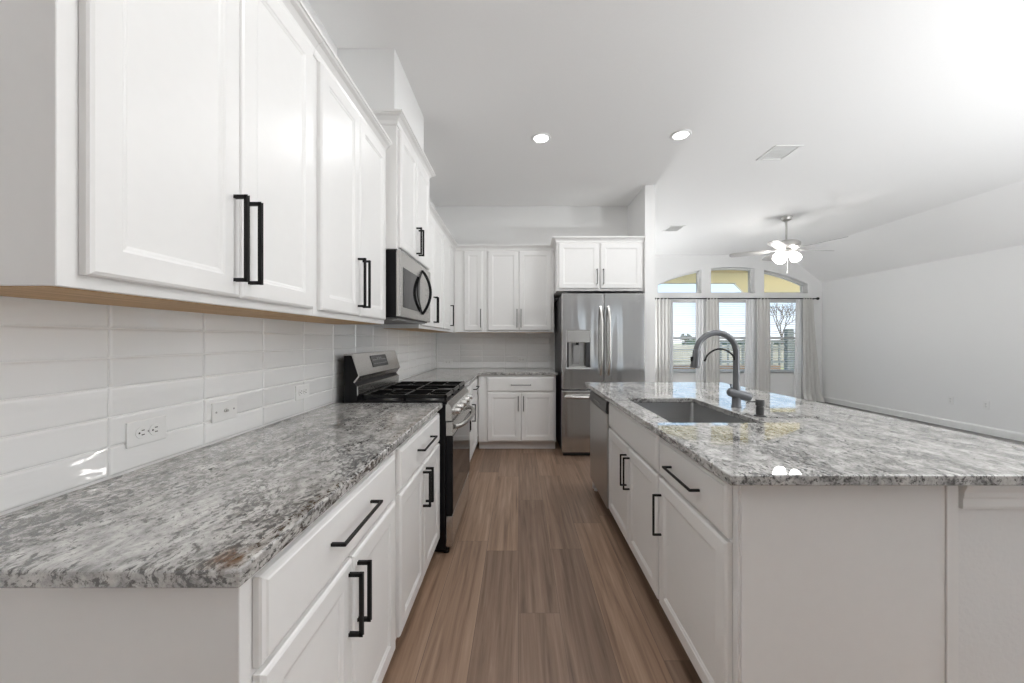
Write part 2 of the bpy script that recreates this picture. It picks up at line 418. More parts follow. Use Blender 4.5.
# unseen window added behind the camera for daylight and streaks on the refrigerator
for k, (a, b, z0, z1) in enumerate(((2.5, 3.3, .1, 2.3),)):
    wn = thing('window_%d' % (k + 7), None, None, ((a + b) / 2, YREAR - .1, z0), kind='structure')
    bm = bm_new(); f = .05
    for (x0, x1, za, zb) in ((a, a + f, z0, z1), (b - f, b, z0, z1), (a, b, z0, z0 + f), (a, b, z1 - f, z1), (a, b, (z0 + z1) / 2 - .02, (z0 + z1) / 2 + .02)):
        box(bm, x0, x1, YREAR - .12, YREAR - .06, za, zb)
    obj('window_frame', bm, M['trim'], wn)
    obj('window_pane', box(bm_new(), a + f, b - f, YREAR - .092, YREAR - .088, z0 + f, z1 - f), M['glass'], wn)

BASEP = [(0, 0), (.014, 0), (.014, .085), (.009, .098), (.004, .105), (0, .105)]
struct('baseboard_right', sweep(bm_new(), [(XR, YREAR), (XR, YF)][::-1], [(a, z + .002) for a, z in BASEP]), M['trim'])
struct('baseboard_far', sweep(bm_new(), [(XR, YF), (XN1, YF)], [(-a, z + .002) for a, z in BASEP]), M['trim'])

# backsplash tiles
def tiles(name, org, u, n, length, z_top, first):
    bm = bm_new(); pz, pu, g = .0805, .2985, .0028; rows = []
    z = CT + .0065 - pz
    while z < z_top: rows.append((max(z, CT + .001), min(z + pz - g, z_top))); z += pz
    rows = [(a, b) for a, b in rows if b - a > .012]
    a0 = first
    while a0 > 0: a0 -= pu
    while a0 < length:
        s, e = max(a0, 0), min(a0 + pu - g, length)
        if e - s > .01:
            for za, zb in rows:
                k0 = len(bm.verts); panel(bm, V(org) + V(u) * s + Z * za, u, n, e - s, zb - za, [(0, 0), (0, .0045), (.0025, .0068), (.006, .0078)])
                bm.verts.ensure_lookup_table(); ta, tb = random.uniform(-.004, .004), random.uniform(-.006, .006)
                for v in list(bm.verts)[k0:]:
                    d = v.co - V(org); v.co += V(n) * ((d.dot(V(u)) - (s + e) / 2) * ta + (v.co.z - (za + zb) / 2) * tb) if d.dot(V(n)) > .004 else V((0, 0, 0))
        a0 += pu
    t = struct(name, bm, M['tile'], smooth=False)
    return t
tiles('wall_left_tile', (XW, YE, 0), Y, X, YB - YE, 1.425, .990 - YE)
tiles('wall_back_tile', (XW + .009, YB, 0), X, -Y, 1.56, 1.425, -.789 - XW)
struct('wall_left_grout', box(bm_new(), XW - .01, XW + .003, YE, YB, CT - .03, 1.425), M['grout'])
struct('wall_back_grout', box(bm_new(), XW + .004, XW + 1.575, YB - .003, YB + .01, CT - .03, 1.425), M['grout'])

# ------------------------------------------------------------------ cabinets
DOOR = [(0, 0), (0, .013), (.003, .017), (.009, .020), (.056, .020), (.061, .0168), (.066, .0158), (.071, .0130)]
DRAW = [(0, 0), (0, .011), (.003, .015), (.011, .0175), (.014, .020)]
def pull(c, along, n, length, parent):
    """square bar pull; c is its middle on the face"""
    c, along, n = V(c), V(along), V(n); s = along.cross(n); r = .0042; out = .034; bm = bm_new()
    obox(bm, c + n * out, along * (length / 2), s * r, n * r, .0012, 1)
    for k in (-1, 1): obox(bm, c + along * (k * (length / 2 - r)) + n * (out / 2), along * r, s * r, n * (out / 2), .0008, 1)
    return obj('handle', bm, M['black'], parent, label='matt black bar handle')
def fronts(root, org, u, n, lst):
    """org: point of the face-frame plane at u=0, z=0"""
    org, u, n = V(org), V(u), V(n)
    for kind, a0, a1, z0, z1, hs in lst:
        d = obj('door' if kind == 'door' else 'drawer' if kind == 'drawer' else 'false_front', panel(bm_new(), org + u * a0 + Z * z0 + n * .0015, u, n, a1 - a0, z1 - z0, DOOR if kind == 'door' else DRAW), M['white'], root)
        if hs:
            if hs[0] == 'v': pull(org + u * hs[1] + Z * ((hs[2] + hs[3]) / 2) + n * .0215, Z, n, hs[3] - hs[2], d)
            else: pull(org + u * hs[1] + Z * hs[2] + n * .0215, u, n, hs[3], d)
def pbox(bm, org, u, n, a0, a1, d0, d1, z0, z1, bev=0):
    """box by run position a, depth d behind the face (positive = behind), height z"""
    p, q = V(org) + V(u) * a0 - V(n) * d0, V(org) + V(u) * a1 - V(n) * d1
    return box(bm, min(p.x, q.x), max(p.x, q.x), min(p.y, q.y), max(p.y, q.y), z0, z1, bev, 1)
def base_cab(label, group, org, u, n, w_, depth, lst, toe='white', panelend=False):
    root = thing('base_cabinet', label, 'cabinet', V(org) + V(u) * (w_ / 2) - V(n) * (depth / 2), group)
    bm = bm_new(); pbox(bm, org, u, n, 0, w_, 0, depth, .10, CT - SL, .0012); obj('carcass', bm, M['white'], root)
    bm = bm_new(); pbox(bm, org, u, n, 0, w_, .075, depth, 0, .10); obj('toe_kick', bm, M[toe], root)
    fronts(root, org, u, n, lst); return root
CROWN = [(-.002, -.068), (.006, -.068), (.009, -.060), (.012, -.045), (.026, -.028), (.040, -.020), (.044, -.014), (.050, -.012), (.050, 0), (-.002, 0)]
def upper_cab(label, group, org, u, n, w_, depth, z0, z1, lst, crown, ztop, tanb=True, name='wall_cabinet'):
    root = thing(name, label, 'cabinet', V(org) + V(u) * (w_ / 2) - V(n) * (depth / 2) + Z * z0, group)
    bm = bm_new(); pbox(bm, org, u, n, 0, w_, 0, depth, z0, z1, .0012)
    obj('carcass', bm, M['white'], root)
    if tanb:
        bm = bm_new(); pbox(bm, org, u, n, .006, w_ - .006, .014, depth - .008, z0 - .002, z0 + .001)
        obj('bottom_panel', bm, M['tan'], root, label='raw tan wood underside')
    fronts(root, org, u, n, lst)
    if crown: obj('crown_moulding', sweep(bm_new(), crown, [(a, ztop + z) for a, z in CROWN]), M['white'], root)
    return root
DZ = (.690, .857); OZ = (.115, .678); HL = (.462, .635)
gB = 'white base cabinets along the tiled wall'; gU = 'white wall cabinets along the tiled wall'
# left run, base: u = +Y, n = +X
def lbase(label, y0, y1, doors, pullz=.79, hl=None, single=None):
    w_ = y1 - y0; m = .03; lst = [('drawer', m, w_ - .022, *DZ, ('h', w_ / 2 + .004, .782, .25))]
    if doors == 2:
        c = w_ / 2 + .006
        lst += [('door', m, c - .003, *OZ, ('v', c - .027, *(hl or (.478, .650)))), ('door', c + .003, w_ - .022, *OZ, ('v', c + .027, *(hl or (.478, .650))))]
    else: lst += [('door', m, w_ - .05, *OZ, ('v', m + .03, .478, .65))]
    return base_cab(label, gB, (XBF, y0, 0), Y, X, w_, XBF - XW - .012, lst)
lbase('white base cabinet with bare end panel, farthest from range, under speckled granite', YE, 1.415, 2)
lbase('white two-door base cabinet directly beside the range, nearer the camera', 1.416, 2.192, 2)
lbase('white base cabinet just past the range, its doors mostly hidden by the oven handle', 2.962, 3.56, 2)
base_cab('white base cabinet in the inner corner between range and refrigerator runs', gB, (XBF, 3.561, 0), Y, X, 4.255 - 3.561, XBF - XW - .012,
         [('drawer', .03, .60, *DZ, ('h', .32, .782, .25)), ('door', .03, .60, *OZ, ('v', .085, .478, .65))])
base_cab('white base cabinet facing the camera beside the steel refrigerator, wide drawer over two doors', None, (-.470, 4.272, 0), X, -Y, .905, YB - 4.272 - .012,
         [('drawer', .108, .887, *DZ, ('h', .497, .770, .235)), ('door', .108, .494, *OZ, ('v', .466, .468, .64)), ('door', .500, .887, *OZ, ('v', .528, .468, .64))])
# uppers, left run
D1 = (1.409, 2.402)
def lup(label, y0, y1, splits, crown, hy=None):
    w_ = y1 - y0; a, b = .032, w_ - .022; c = (a + b) / 2
    lst = [('door', a, c - .002, *D1, ('v', c - .027, 1.452, 1.690)), ('door', c + .002, b, *D1, ('v', c + .027, 1.452, 1.690))] if splits == 2 else \
          [('door', .025, splits, *D1, ('v', splits - .03, 1.452, 1.69))]
    return upper_cab(label, gU, (XU, y0, 0), Y, X, w_, XU - XW - .011, 1.385, 2.412, lst, crown, 2.474)
lup('large white wall cabinet nearest the camera, bare end panel and two tall doors', YE, 1.430, 2, [(XW + .02, YE), (XU, YE), (XU, 1.430)])
lup('white wall cabinet between the nearest one and the microwave', 1.431, 2.195, 2, [(XU, 1.431), (XU, 2.195)])
lup('white two-door wall cabinet just beyond the microwave', 2.962, 3.845, 2, [(XU, 2.962), (XU, 3.845)])
lup('narrow white wall cabinet on the tiled wall beside the inner corner', 3.846, 4.568, .40, [(XU, 3.846), (XU, 4.568)])
XM = -.733
upper_cab('short raised white cabinet directly above the microwave', None, (XM, R0 + .001, 0), Y, X, R1 - R0 - .002, XM - XW - .002, 1.838, 2.580,
          [('door', .025, .376, 1.852, 2.566, ('v', .350, 1.888, 2.072)), ('door', .382, .736, 1.852, 2.566, ('v', .408, 1.888, 2.072))],
          [(XW + .02, R0), (XM, R0), (XM, R1), (XW + .02, R1)], 2.647, tanb=False)
# uppers, back run
YU = 4.577
upper_cab('narrow single-door white wall cabinet facing the camera in the corner', None, (XU + .002, YU, 0), X, -Y, .392, YB - YU - .011, 1.385, 2.412,
          [('door', .125, .352, *D1, ('v', .335, 1.445, 1.675))], [(XU + .002, YU), (XU + .394, YU)], 2.474)
upper_cab('double-door white wall cabinet between the narrow corner one and the refrigerator cabinet', None, (-.412, YU, 0), X, -Y, .852, YB - YU - .011, 1.385, 2.412,
          [('door', .028, .411, *D1, ('v', .392, 1.445, 1.675)), ('door', .417, .822, *D1, ('v', .442, 1.445, 1.675))], [(-.412, YU), (.440, YU)], 2.474)
YFC = 4.265
upper_cab('wide short white cabinet above the steel refrigerator', None, (.444, YFC, 0), X, -Y, 1.009, YB - YFC - .01, 1.862, 2.425,
          [('door', .02, .490, 1.888, 2.415, ('v', .462, 1.935, 2.11)), ('door', .506, .990, 1.888, 2.415, ('v', .536, 1.935, 2.11))],
          [(.444, YU - .06), (.444, YFC), (1.453, YFC)], 2.487, tanb=False)

# ------------------------------------------------------------------ countertops
P3 = lambda u, v, w: V((u, v, w))
solo('granite_countertop', cells(bm_new(), [XW + .001, XB], [.597, 2.194], lambda i, j: True, CT - SL, CT, P3, .005), M['granite'],
     'speckled grey granite countertop on the tiled wall, in front of the range', 'countertop', (-.8, 1.4, CT - SL))
solo('granite_countertop', cells(bm_new(), [XW + .001, XB, .455], [2.960, YB - .652, YB - .001], lambda i, j: not (i == 1 and j == 0), CT - SL, CT, P3, .005), M['granite'],
     'L-shaped granite countertop turning the corner between range and refrigerator', 'countertop', (-.8, 4.5, CT - SL))
SX0, SX1, SY0, SY1 = .700, 1.128, 1.668, 2.372
solo('granite_countertop', cells(bm_new(), [XI, SX0, SX1, 1.812], [1.019, SY0, SY1, 3.259], lambda i, j: not (i == 1 and j == 1), CT - SL, CT, P3, .005), M['granite'],
     'broad polished granite island countertop with sink cut-out', 'countertop', (1.2, 2.1, CT - SL))

# ------------------------------------------------------------------ island
gI = 'white island cabinets'
IY0, IY1, IY2, IY3 = 1.080, 1.646, 2.562, 3.172
org = (XIF, 0, 0)
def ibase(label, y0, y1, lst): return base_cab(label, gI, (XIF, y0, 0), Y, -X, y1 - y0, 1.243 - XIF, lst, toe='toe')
w1 = IY1 - IY0
r = ibase('white island cabinet at the camera end, one drawer over one door', IY0, IY1 - .001,
      [('drawer', .025, w1 - .008, *DZ, ('h', (w1 + .017) / 2 + .01, .770, .24)), ('door', .025, w1 - .008, *OZ, ('v', w1 - .040, .432, .613))])
bm = bm_new(); box(bm, XIF + .006, 1.252, IY0 - .006, IY0 + .001, .0, CT - SL, .001, 1); obj('end_panel', bm, M['white'], r)
bm = bm_new(); box(bm, 1.253, 1.287, IY0 - .010, IY0 + .001, .0, CT - SL, .001, 1); obj('end_stile', bm, M['white'], r)
w2 = IY2 - IY1
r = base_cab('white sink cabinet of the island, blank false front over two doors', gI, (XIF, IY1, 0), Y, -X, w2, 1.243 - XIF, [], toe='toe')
# the sink base is open at the top for the basin: rebuild its box as walls
for c in [c for c in r.children if c.name.startswith('carcass')]: bpy.data.objects.remove(c)
bm = bm_new()
box(bm, XIF, XIF + .02, IY1, IY2, .10, CT - SL); box(bm, 1.223, 1.243, IY1, IY2, .10, CT - SL)
box(bm, XIF, 1.243, IY1, IY1 + .018, .10, CT - SL); box(bm, XIF, 1.243, IY2 - .018, IY2, .10, CT - SL); box(bm, XIF, 1.243, IY1, IY2, .10, .12)
obj('carcass', bm, M['white'], r)
c2 = .447
fronts(r, (XIF, IY1, 0), Y, -X, [('false', .012, w2 - .012, *DZ, None), ('door', .012, c2 - .003, *OZ, ('v', c2 - .030, .445, .628)), ('door', c2 + .003, w2 - .012, *OZ, ('v', c2 + .030, .445, .628))])
solo('end_panel', box(bm_new(), XIF - .001, 1.243, IY3 + .002, IY3 + .021, 0, CT - SL - .001, .001, 1), M['white'], 'slim white side panel closing the island beyond the dishwasher', 'panel', (.9, IY3 + .01, 0))
struct('wall_island', box(bm_new(), 1.288, 1.735, IY0 + .004, IY3 + .02, 0, CT - SL - .001, .003), M['texwall'])
TP = [(0, -.088), (.012, -.088), (.014, -.080), (.014, -.058), (.017, -.050), (.017, -.038), (.024, -.020), (.024, -.002), (0, -.002)]
struct('trim_1', sweep(bm_new(), [(1.300, IY0 + .004), (1.735, IY0 + .004), (1.735, IY3 + .02)], [(a, CT - SL + z) for a, z in TP]), M['trim'])

# dishwasher
dw = thing('dishwasher', 'stainless dishwasher with dark top panel in the island, next to the sink cabinet', 'dishwasher', (.93, (IY2 + IY3) / 2, 0))
a, b = IY2 + .006, IY3 - .002
obj('tub', box(bm_new(), XIF + .005, 1.235, a, b, .10, CT - SL - .004), M['darkbody'], dw)
d = obj('door', box(bm_new(), XIF - .028, XIF + .004, a, b, .105, .768, .006), M['dw'], dw)
p = obj('control_panel', prism(bm_new(), [(XIF - .028, a, .770), (XIF - .036, a, .782), (XIF - .030, a, .850), (XIF - .018, a, .872), (XIF + .004, a, .872), (XIF + .004, a, .770)], (0, b - a, 0), .002), M['dwpanel'], dw, label='dark grey control strip')
bm = bm_new()
bm.free()
for k in range(5): obj('button', box(bm_new(), XIF - .0365, XIF - .033, a + .20 + k * .045, a + .225 + k * .045, .806, .816), M['grey'], p)
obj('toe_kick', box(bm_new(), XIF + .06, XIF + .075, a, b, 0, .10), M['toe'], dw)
for q in (b - .03,): obj('foot', lathe(bm_new(), (XIF + .02, q, 0), [(.018, 0), (.018, .012), (.009, .016), (.009, .10)], seg=12), M['plastic'], dw)

# sink
sk = thing('sink', 'undermount stainless sink basin set into the island countertop', 'sink', ((SX0 + SX1) / 2, (SY0 + SY1) / 2, .66))
g = .012; zt = CT - SL - .001; zb = .685
bm = bm_new()
def ring(z, e, r, n=6):
    pts = []
    for cx, cy, a0 in ((SX1 + e - r, SY1 + e - r, 0), (SX0 - e + r, SY1 + e - r, 90), (SX0 - e + r, SY0 - e + r, 180), (SX1 + e - r, SY0 - e + r, 270)):
        for k in range(n + 1):
            t = math.radians(a0 + 90 * k / n); pts.append(bm.verts.new((cx + r * math.cos(t), cy + r * math.sin(t), z)))
    return pts
rs = [ring(zt, .022, .03), ring(zt, .004, .02), ring(zb + .03, .002, .022), ring(zb + .008, -.010, .028), ring(zb, -.030, .03)]
rs2 = [ring(zb - .003, -.028, .03), ring(zb + .008, -.004, .028), ring(zt - .003, .010, .024), ring(zt - .003, .022, .03)]
seq = rs + rs2
for A, B in zip(seq, seq[1:]):
    if A is rs[-1]: continue
    k = len(A)
    for i in range(k): bm.faces.new((A[i], A[(i + 1) % k], B[(i + 1) % k], B[i]))
A, B = rs2[-1], rs[0]
for i in range(len(A)): bm.faces.new((A[i], A[(i + 1) % len(A)], B[(i + 1) % len(A)], B[i]))
bm.faces.new(rs[-1]); bm.faces.new(rs2[0][::-1])
obj('basin', bm, M['sink'], sk, True)
bm = bm_new(); lathe(bm, ((SX0 + SX1) / 2 + .05, (SY0 + SY1) / 2, zb - .01), [(.058, 0), (.058, .012), (.050, .014), (.044, .008), (.018, .007), (.016, .013), (.0, .014)], seg=28)
obj('drain', bm, M['chrome'], sk, True)

# faucet
FX, FY = 1.222, 2.054
fa = thing('faucet', 'slate grey gooseneck kitchen faucet standing behind the island sink', 'faucet', (FX, FY, CT))
bm = bm_new(); lathe(bm, (FX, FY, CT), [(.026, 0), (.026, .006), (.023, .010), (.0225, .06), (.021, .085), (.0185, .13), (.0170, .20)], seg=28); obj('body', bm, M['faucet'], fa, True)
Rr = .112; zc = 1.218
pts = [(FX, FY, CT + .19), (FX, FY, zc - .03)] + [(FX - Rr + Rr * math.cos(t), FY, zc + Rr * math.sin(t)) for t in [math.pi * k / 22 for k in range(0, 22)]]
lx, lz = pts[-1][0], pts[-1][2]
sp = obj('spout', tube(bm_new(), pts, [.0165] * 2 + [.0165] * 22, 18), M['faucet'], fa, True)
e = V(pts[-1]); d = (e - V(pts[-2])).normalized(); d = V((-.10, 0, -1)).normalized()
bm = bm_new(); lathe(bm, e, [(.0165, 0), (.0190, .004), (.0200, .035), (.0230, .070), (.0250, .096), (.0235, .101), (.012, .102)], ax=d, seg=24)
hd = obj('spray_head', bm, M['faucet'], fa, True)
bm = bm_new(); q = e + d * .055; obox(bm, q + V((-.022, -.002, .004)), V((.006, 0, 0)), V((0, .007, 0)), V((0, 0, .014)), .003); obj('spray_button', bm, M['black'], hd)
# valve body across the column and its lever
bm = bm_new(); a_, b_2 = V((FX - .044, FY - .004, 1.000)), V((FX + .072, FY - .006, .968)); ax = (b_2 - a_).normalized(); L = (b_2 - a_).length
lathe(bm, a_, [(.004, -.008), (.016, -.005), (.0215, 0), (.0235, .008), (.0245, .03), (.0255, L * .6), (.025, L - .01), (.021, L), (.012, L + .006), (.003, L + .008)], ax=ax, seg=24); obj('valve', bm, M['faucet'], fa, True)
bm = bm_new(); tube(bm, [(FX - .030, FY - .004, 1.008), (FX - .032, FY - .004, 1.03), (FX - .034, FY - .004, 1.044)], [.005, .004, .006], 10); obj('lever', bm, M['faucet'], fa, True)
bm = bm_new(); pts = [(FX - .012 - .080 * (1 - math.cos(t)) * 1.02, FY - .004, 1.178 + .050 * math.sin(t) + .012 * math.sin(t) ** 3) for t in [math.pi * k / 16 * .97 for k in range(17)]]
pts.append((pts[-1][0] - .006, FY - .004, pts[-1][2] - .012))
tube(bm, pts, [.006] * 3 + [.0048] * 13 + [.0055] * 2, 10); obj('docking_arm', bm, M['black'], fa, True)

# soap dispenser
PX, PY = 1.195, 1.812
so = thing('soap_dispenser', 'short dark soap pump on the island beside the faucet', 'soap dispenser', (PX, PY, CT))
bm = bm_new(); lathe(bm, (PX, PY, CT), [(.027, 0), (.027, .004), (.020, .006), (.0175, .008), (.0175, .045), (.0155, .047), (.0155, .051), (.0200, .053), (.0200, .080), (.0185, .082)], seg=24); obj('pump_body', bm, M['dwpanel'], so, True)
bm = bm_new(); tube(bm, [(PX - .012, PY, CT + .071), (PX - .052, PY, CT + .071), (PX - .062, PY, CT + .069), (PX - .068, PY, CT + .062)], [.0035, .0032, .0030, .0028], 10); obj('nozzle', bm, M['dwpanel'], so, True)

# ------------------------------------------------------------------ range
rg = thing('gas_range', 'stainless gas range with black grates between the granite countertops', 'range', (-.75, (R0 + R1) / 2, 0))
ra, rb = R0 + .004, R1 - .004
obj('body', box(bm_new(), -1.052, -.438, ra, rb, .030, .900, .002, 1), M['blackgloss'], rg)
bm = bm_new(); box(bm, -1.04, -.428, ra, rb, .900, .922, .003); obj('cooktop', bm, M['blackgloss'], rg)
pr = [(-.440, .905), (-.430, .916), (-.404, .884), (-.400, .803), (-.440, .803)]
cpn = obj('control_panel', prism(bm_new(), [(x, ra, z) for x, z in pr], (0, rb - ra, 0), .002), M['steel'], rg)
for k in range(5):
    y = ra + .085 + k * (rb - ra - .17) / 4; c = V((-.402, y, .846)); ax = V((1, 0, .04)).normalized()
    bm = bm_new(); lathe(bm, c, [(.026, -.002), (.026, .004), (.021, .007), (.0195, .032), (.017, .035)], ax=ax, seg=20)
    obox(bm, c + ax * .030, (.008, 0, 0), (0, .0045, 0), (0, 0, .020), .002, 1); obj('knob', bm, M['steel'], rg, True)
dr = obj('oven_door', box(bm_new(), -.436, -.399, ra, rb, .236, .796, .003), M['blackgloss'], rg)
obj('door_band', box(bm_new(), -.437, -.394, ra - .001, rb + .001, .714, .797, .003), M['steel'], dr, label='stainless band across the top of the oven door')
obj('door_glass', box(bm_new(), -.402, -.394, ra + .002, rb - .002, .245, .712, .001, 1), M['darkglass'], dr, label='dark oven glass')
bm = bm_new(); n = 16; zh = .757
pts = [(-.392 + .062 * math.sin(math.pi * k / n) ** .55, ra + .045 + (rb - ra - .09) * k / n, zh) for k in range(n + 1)]
tube(bm, pts, .0155, 14); obj('door_handle', bm, M['steel'], dr, True)
dw_ = obj('storage_drawer', box(bm_new(), -.436, -.397, ra, rb, .045, .230, .004), M['steel'], rg)
obj('plinth', box(bm_new(), -1.04, -.43, ra + .01, rb - .01, .012, .045), M['black'], rg)
for y in (ra + .03, rb - .03):
    for x in (-.44, XW + .08): obj('foot', lathe(bm_new(), (x, y, 0), [(.018, 0), (.018, .02), (.010, .024), (.010, .05)], seg=12), M['black'], rg)
# back guard
side = [(XW + .02, .90), (-.966, .90), (-.966, 1.012), (-.985, 1.030), (-.955, 1.072), (-.998, 1.203), (-1.050, 1.203)]
body = [(-1.05, .90), (-.972, .90), (-.972, 1.010), (-.992, 1.032), (-.962, 1.070), (-1.004, 1.196), (-1.05, 1.196)]
bgd = obj('back_guard', prism(bm_new(), [(x, ra, z) for x, z in body], (0, rb - ra, 0)), M['blackgloss'], rg)
ski = [(-.963, 1.072), (-.956, 1.072), (-.998, 1.205), (-1.052, 1.205), (-1.052, 1.199), (-1.004, 1.199)]
obj('guard_face', prism(bm_new(), [(x, ra - .001, z) for x, z in ski], (0, rb - ra + .002, 0)), M['steel'], bgd)
ski = [(-.956, 1.072), (-.985, 1.032), (-.993, 1.036), (-.964, 1.074)]
obj('guard_lip', prism(bm_new(), [(x, ra - .001, z) for x, z in ski], (0, rb - ra + .002, 0)), M['steel'], bgd)
obj('guard_strip', box(bm_new(), -.973, -.966, ra, rb, .955, 1.010, .001, 1), M['steel'], bgd)
e0, e1 = V((-.956, 0, 1.072)), V((-.998, 0, 1.205)); up = (e1 - e0).normalized(); nn = V((up.z, 0, -up.x))
c = e0 + up * .078 + Y * 2.577 + nn * .001
ds = obj('display', obox(bm_new(), c, Y * .138, up * .040, nn * .002), M['darkglass'], bgd)
for j in range(7):      # touch marks and clock digits
    obj('display_mark', obox(bm_new(), c + Y * (-.10 + j * .033) + up * (.016 if 1 < j < 5 else .008) + nn * .0025, Y * .009, up * (.010 if 1 < j < 5 else .003), nn * .0004), M['grey'], ds)
for j in range(6): obj('display_mark', obox(bm_new(), c + Y * (-.10 + j * .04) - up * .018 + nn * .0025, Y * .010, up * .0022, nn * .0004), M['grey'], ds)
# burners and grates
gx0, gx1 = -.945, -.435
for (x, y, rr) in ((-.82, ra + .135, .042), (-.56, ra + .135, .05), (-.69, (ra + rb) / 2, .055), (-.82, rb - .135, .038), (-.56, rb - .135, .046)):
    bm = bm_new(); lathe(bm, (x, y, .921), [(rr + .012, 0), (rr + .010, .010), (rr - .004, .012), (rr - .004, .014)], seg=24); bu = obj('burner', bm, M['nickel'], rg, True)
    bm = bm_new(); lathe(bm, (x, y, .934), [(rr - .002, 0), (rr, .004), (rr - .004, .010), (.0, .012)], seg=24); obj('burner_cap', bm, M['iron'], bu, True)
gw = (rb - ra - .016) / 3
for k in range(3):
    y0 = ra + .008 + k * gw + .002; y1 = y0 + gw - .004; bm = bm_new(); t = .007; zt_ = .958; th = .022
    for (xa, xb, ya, yb) in ((gx0, gx1, y0, y0 + 2 * t), (gx0, gx1, y1 - 2 * t, y1), (gx0, gx0 + 2 * t, y0, y1), (gx1 - 2 * t, gx1, y0, y1), (-.69 - t, -.69 + t, y0, y1)):
        box(bm, xa, xb, ya, yb, zt_ - th, zt_, .002, 1)
    ym = (y0 + y1) / 2
    for x in ((-.82, -.56) if k != 1 else (-.69,)):
        for dx, dy in ((1, 0), (-1, 0), (0, 1), (0, -1)):
            c = V((x + dx * .070, ym + dy * .070, zt_ - th / 2 + .002)); obox(bm, c, V((dx, dy, 0)) * (.052 if dx else .046), V((-dy, dx, 0)) * .0045, Z * .008, .0015, 1)
    for x in (gx0 + t, -.69, gx1 - t):
        for y in (y0 + t, y1 - t): box(bm, x - .007, x + .007, y - .007, y + .007, .912, zt_ - th + .002)
    obj('grate', bm, M['iron'], rg)

# ------------------------------------------------------------------ microwave
mw = thing('microwave', 'stainless over-the-range microwave with bowed black handle', 'microwave', (-.9, (R0 + R1) / 2, 1.425))
obj('body', box(bm_new(), XW + .012, -.738, ra, rb, 1.425, 1.834, .002, 1), M['blackgloss'], mw)
md = obj('door', box(bm_new(), -.737, -.711, ra, rb, 1.432, 1.832, .004), M['steel'], mw)
obj('window', box(bm_new(), -.713, -.709, ra + .052, ra + .435, 1.492, 1.738, .001, 1), M['darkglass'], md, label='dark microwave door glass')
bm = bm_new(); n = 14; ym = ra + .50
out = [(ym - .145 * math.sin(math.pi * k / n), 1.487 + .305 * k / n) for k in range(n + 1)]
inn = [(ym - .112 * math.sin(math.pi * k / n), 1.487 + .305 * k / n) for k in range(n + 1)]
for k in range(n):
    prism(bm, [(-.712, *out[k]), (-.712, *out[k + 1]), (-.712, *inn[k + 1]), (-.712, *inn[k])] if 0 < k < n - 1 else ([(-.712, *out[0]), (-.712, *out[1]), (-.712, *inn[1])] if k == 0 else [(-.712, *out[n - 1]), (-.712, *out[n]), (-.712, *inn[n - 1])]), (.006, 0, 0))
obj('door_bezel', bm, M['blackgloss'], md, label='black curved bezel beside the handle')
bm = bm_new(); tube(bm, [(-.712 + .062 * math.sin(math.pi * k / n) ** .8, ym, 1.480 + .32 * k / n) for k in range(n + 1)], .0105, 12); obj('handle', bm, M['blackgloss'], md, True, label='bowed black handle')
for k in range(3):
    for j in range(6): obj('key', box(bm_new(), -.7115, -.7095, ra + .60 + k * .036, ra + .622 + k * .036, 1.50 + j * .042, 1.518 + j * .042), M['nickel'], md)
bm = bm_new(); box(bm, XW + .05, -.745, ra + .04, rb - .04, 1.415, 1.426)
for k in range(12): box(bm, XW + .10, -.80, ra + .07 + k * .05, ra + .085 + k * .05, 1.412, 1.416)
obj('vent_underside', bm, M['grey'], mw)

# ------------------------------------------------------------------ refrigerator
FX0, FX1, FYF, FT = .480, 1.398, 4.045, 1.806
fr = thing('refrigerator', 'stainless french-door refrigerator with water dispenser beside the wall end', 'refrigerator', ((FX0 + FX1) / 2, 4.4, 0))
obj('body', box(bm_new(), FX0 + .004, FX1 - .004, FYF + .10, YB - .02, .035, FT - .012, .004), M['darkbody'], fr, label='dark grey side casing')
xm = (FX0 + FX1) / 2 + .006; zg = .737
DX0, DX1, DZ0, DZ1 = .535, .790, .985, 1.395
fd = obj('door', cells(bm_new(), [FX0, DX0, DX1, xm - .004], [zg + .008, DZ0, DZ1, FT], lambda i, j: not (i == 1 and j == 1), FYF + .088, FYF, lambda u, v, w: V((u, w, v)), .008), M['fridge'], fr)
obj('door_glazing', box(bm_new(), DX0 + .004, DX1 - .004, FYF + .075, FYF + .085, DZ0 + .004, DZ1 - .004), M['dw'], fd)  # steel back plate of the dispenser recess
c = obj('dispenser', box(bm_new(), DX0 + .001, DX1 - .001, FYF + .001, FYF + .07, 1.262, DZ1 - .001, .004), M['steel'], fd, label='silver dispenser control head')
for p, q in ((.002, .022), (DX1 - DX0 - .042, DX1 - DX0 - .002)): obj('niche_side', box(bm_new(), DX0 + p, DX0 + q, FYF + .004, FYF + .075, DZ0 + .002, 1.262), M['darkbody'], fd)
bm = bm_new(); box(bm, .600, .680, FYF + .040, FYF + .060, 1.02, 1.245, .006); box(bm, .615, .665, FYF + .032, FYF + .042, 1.04, 1.235, .004); obj('paddle', bm, M['grey'], fd)
bm = bm_new(); lathe(bm, (.655, FYF + .03, 1.235), [(.010, 0), (.016, .008), (.018, .03)], seg=14); obj('spigot', bm, M['black'], fd)
obj('drip_tray', box(bm_new(), DX0 + .002, DX1 - .002, FYF + .004, FYF + .075, DZ0 + .001, DZ0 + .012, .002), M['steel'], fd)
fd2 = obj('door', box(bm_new(), xm + .004, FX1, FYF, FYF + .088, zg + .008, FT, .008, 3), M['fridge'], fr)
fdr = obj('freezer_drawer', box(bm_new(), FX0, FX1, FYF, FYF + .088, .045, zg - .008, .008, 3), M['fridge'], fr)
obj('badge', box(bm_new(), 1.285, 1.345, FYF - .0015, FYF + .001, 1.715, 1.732), M['chrome'], fd2)
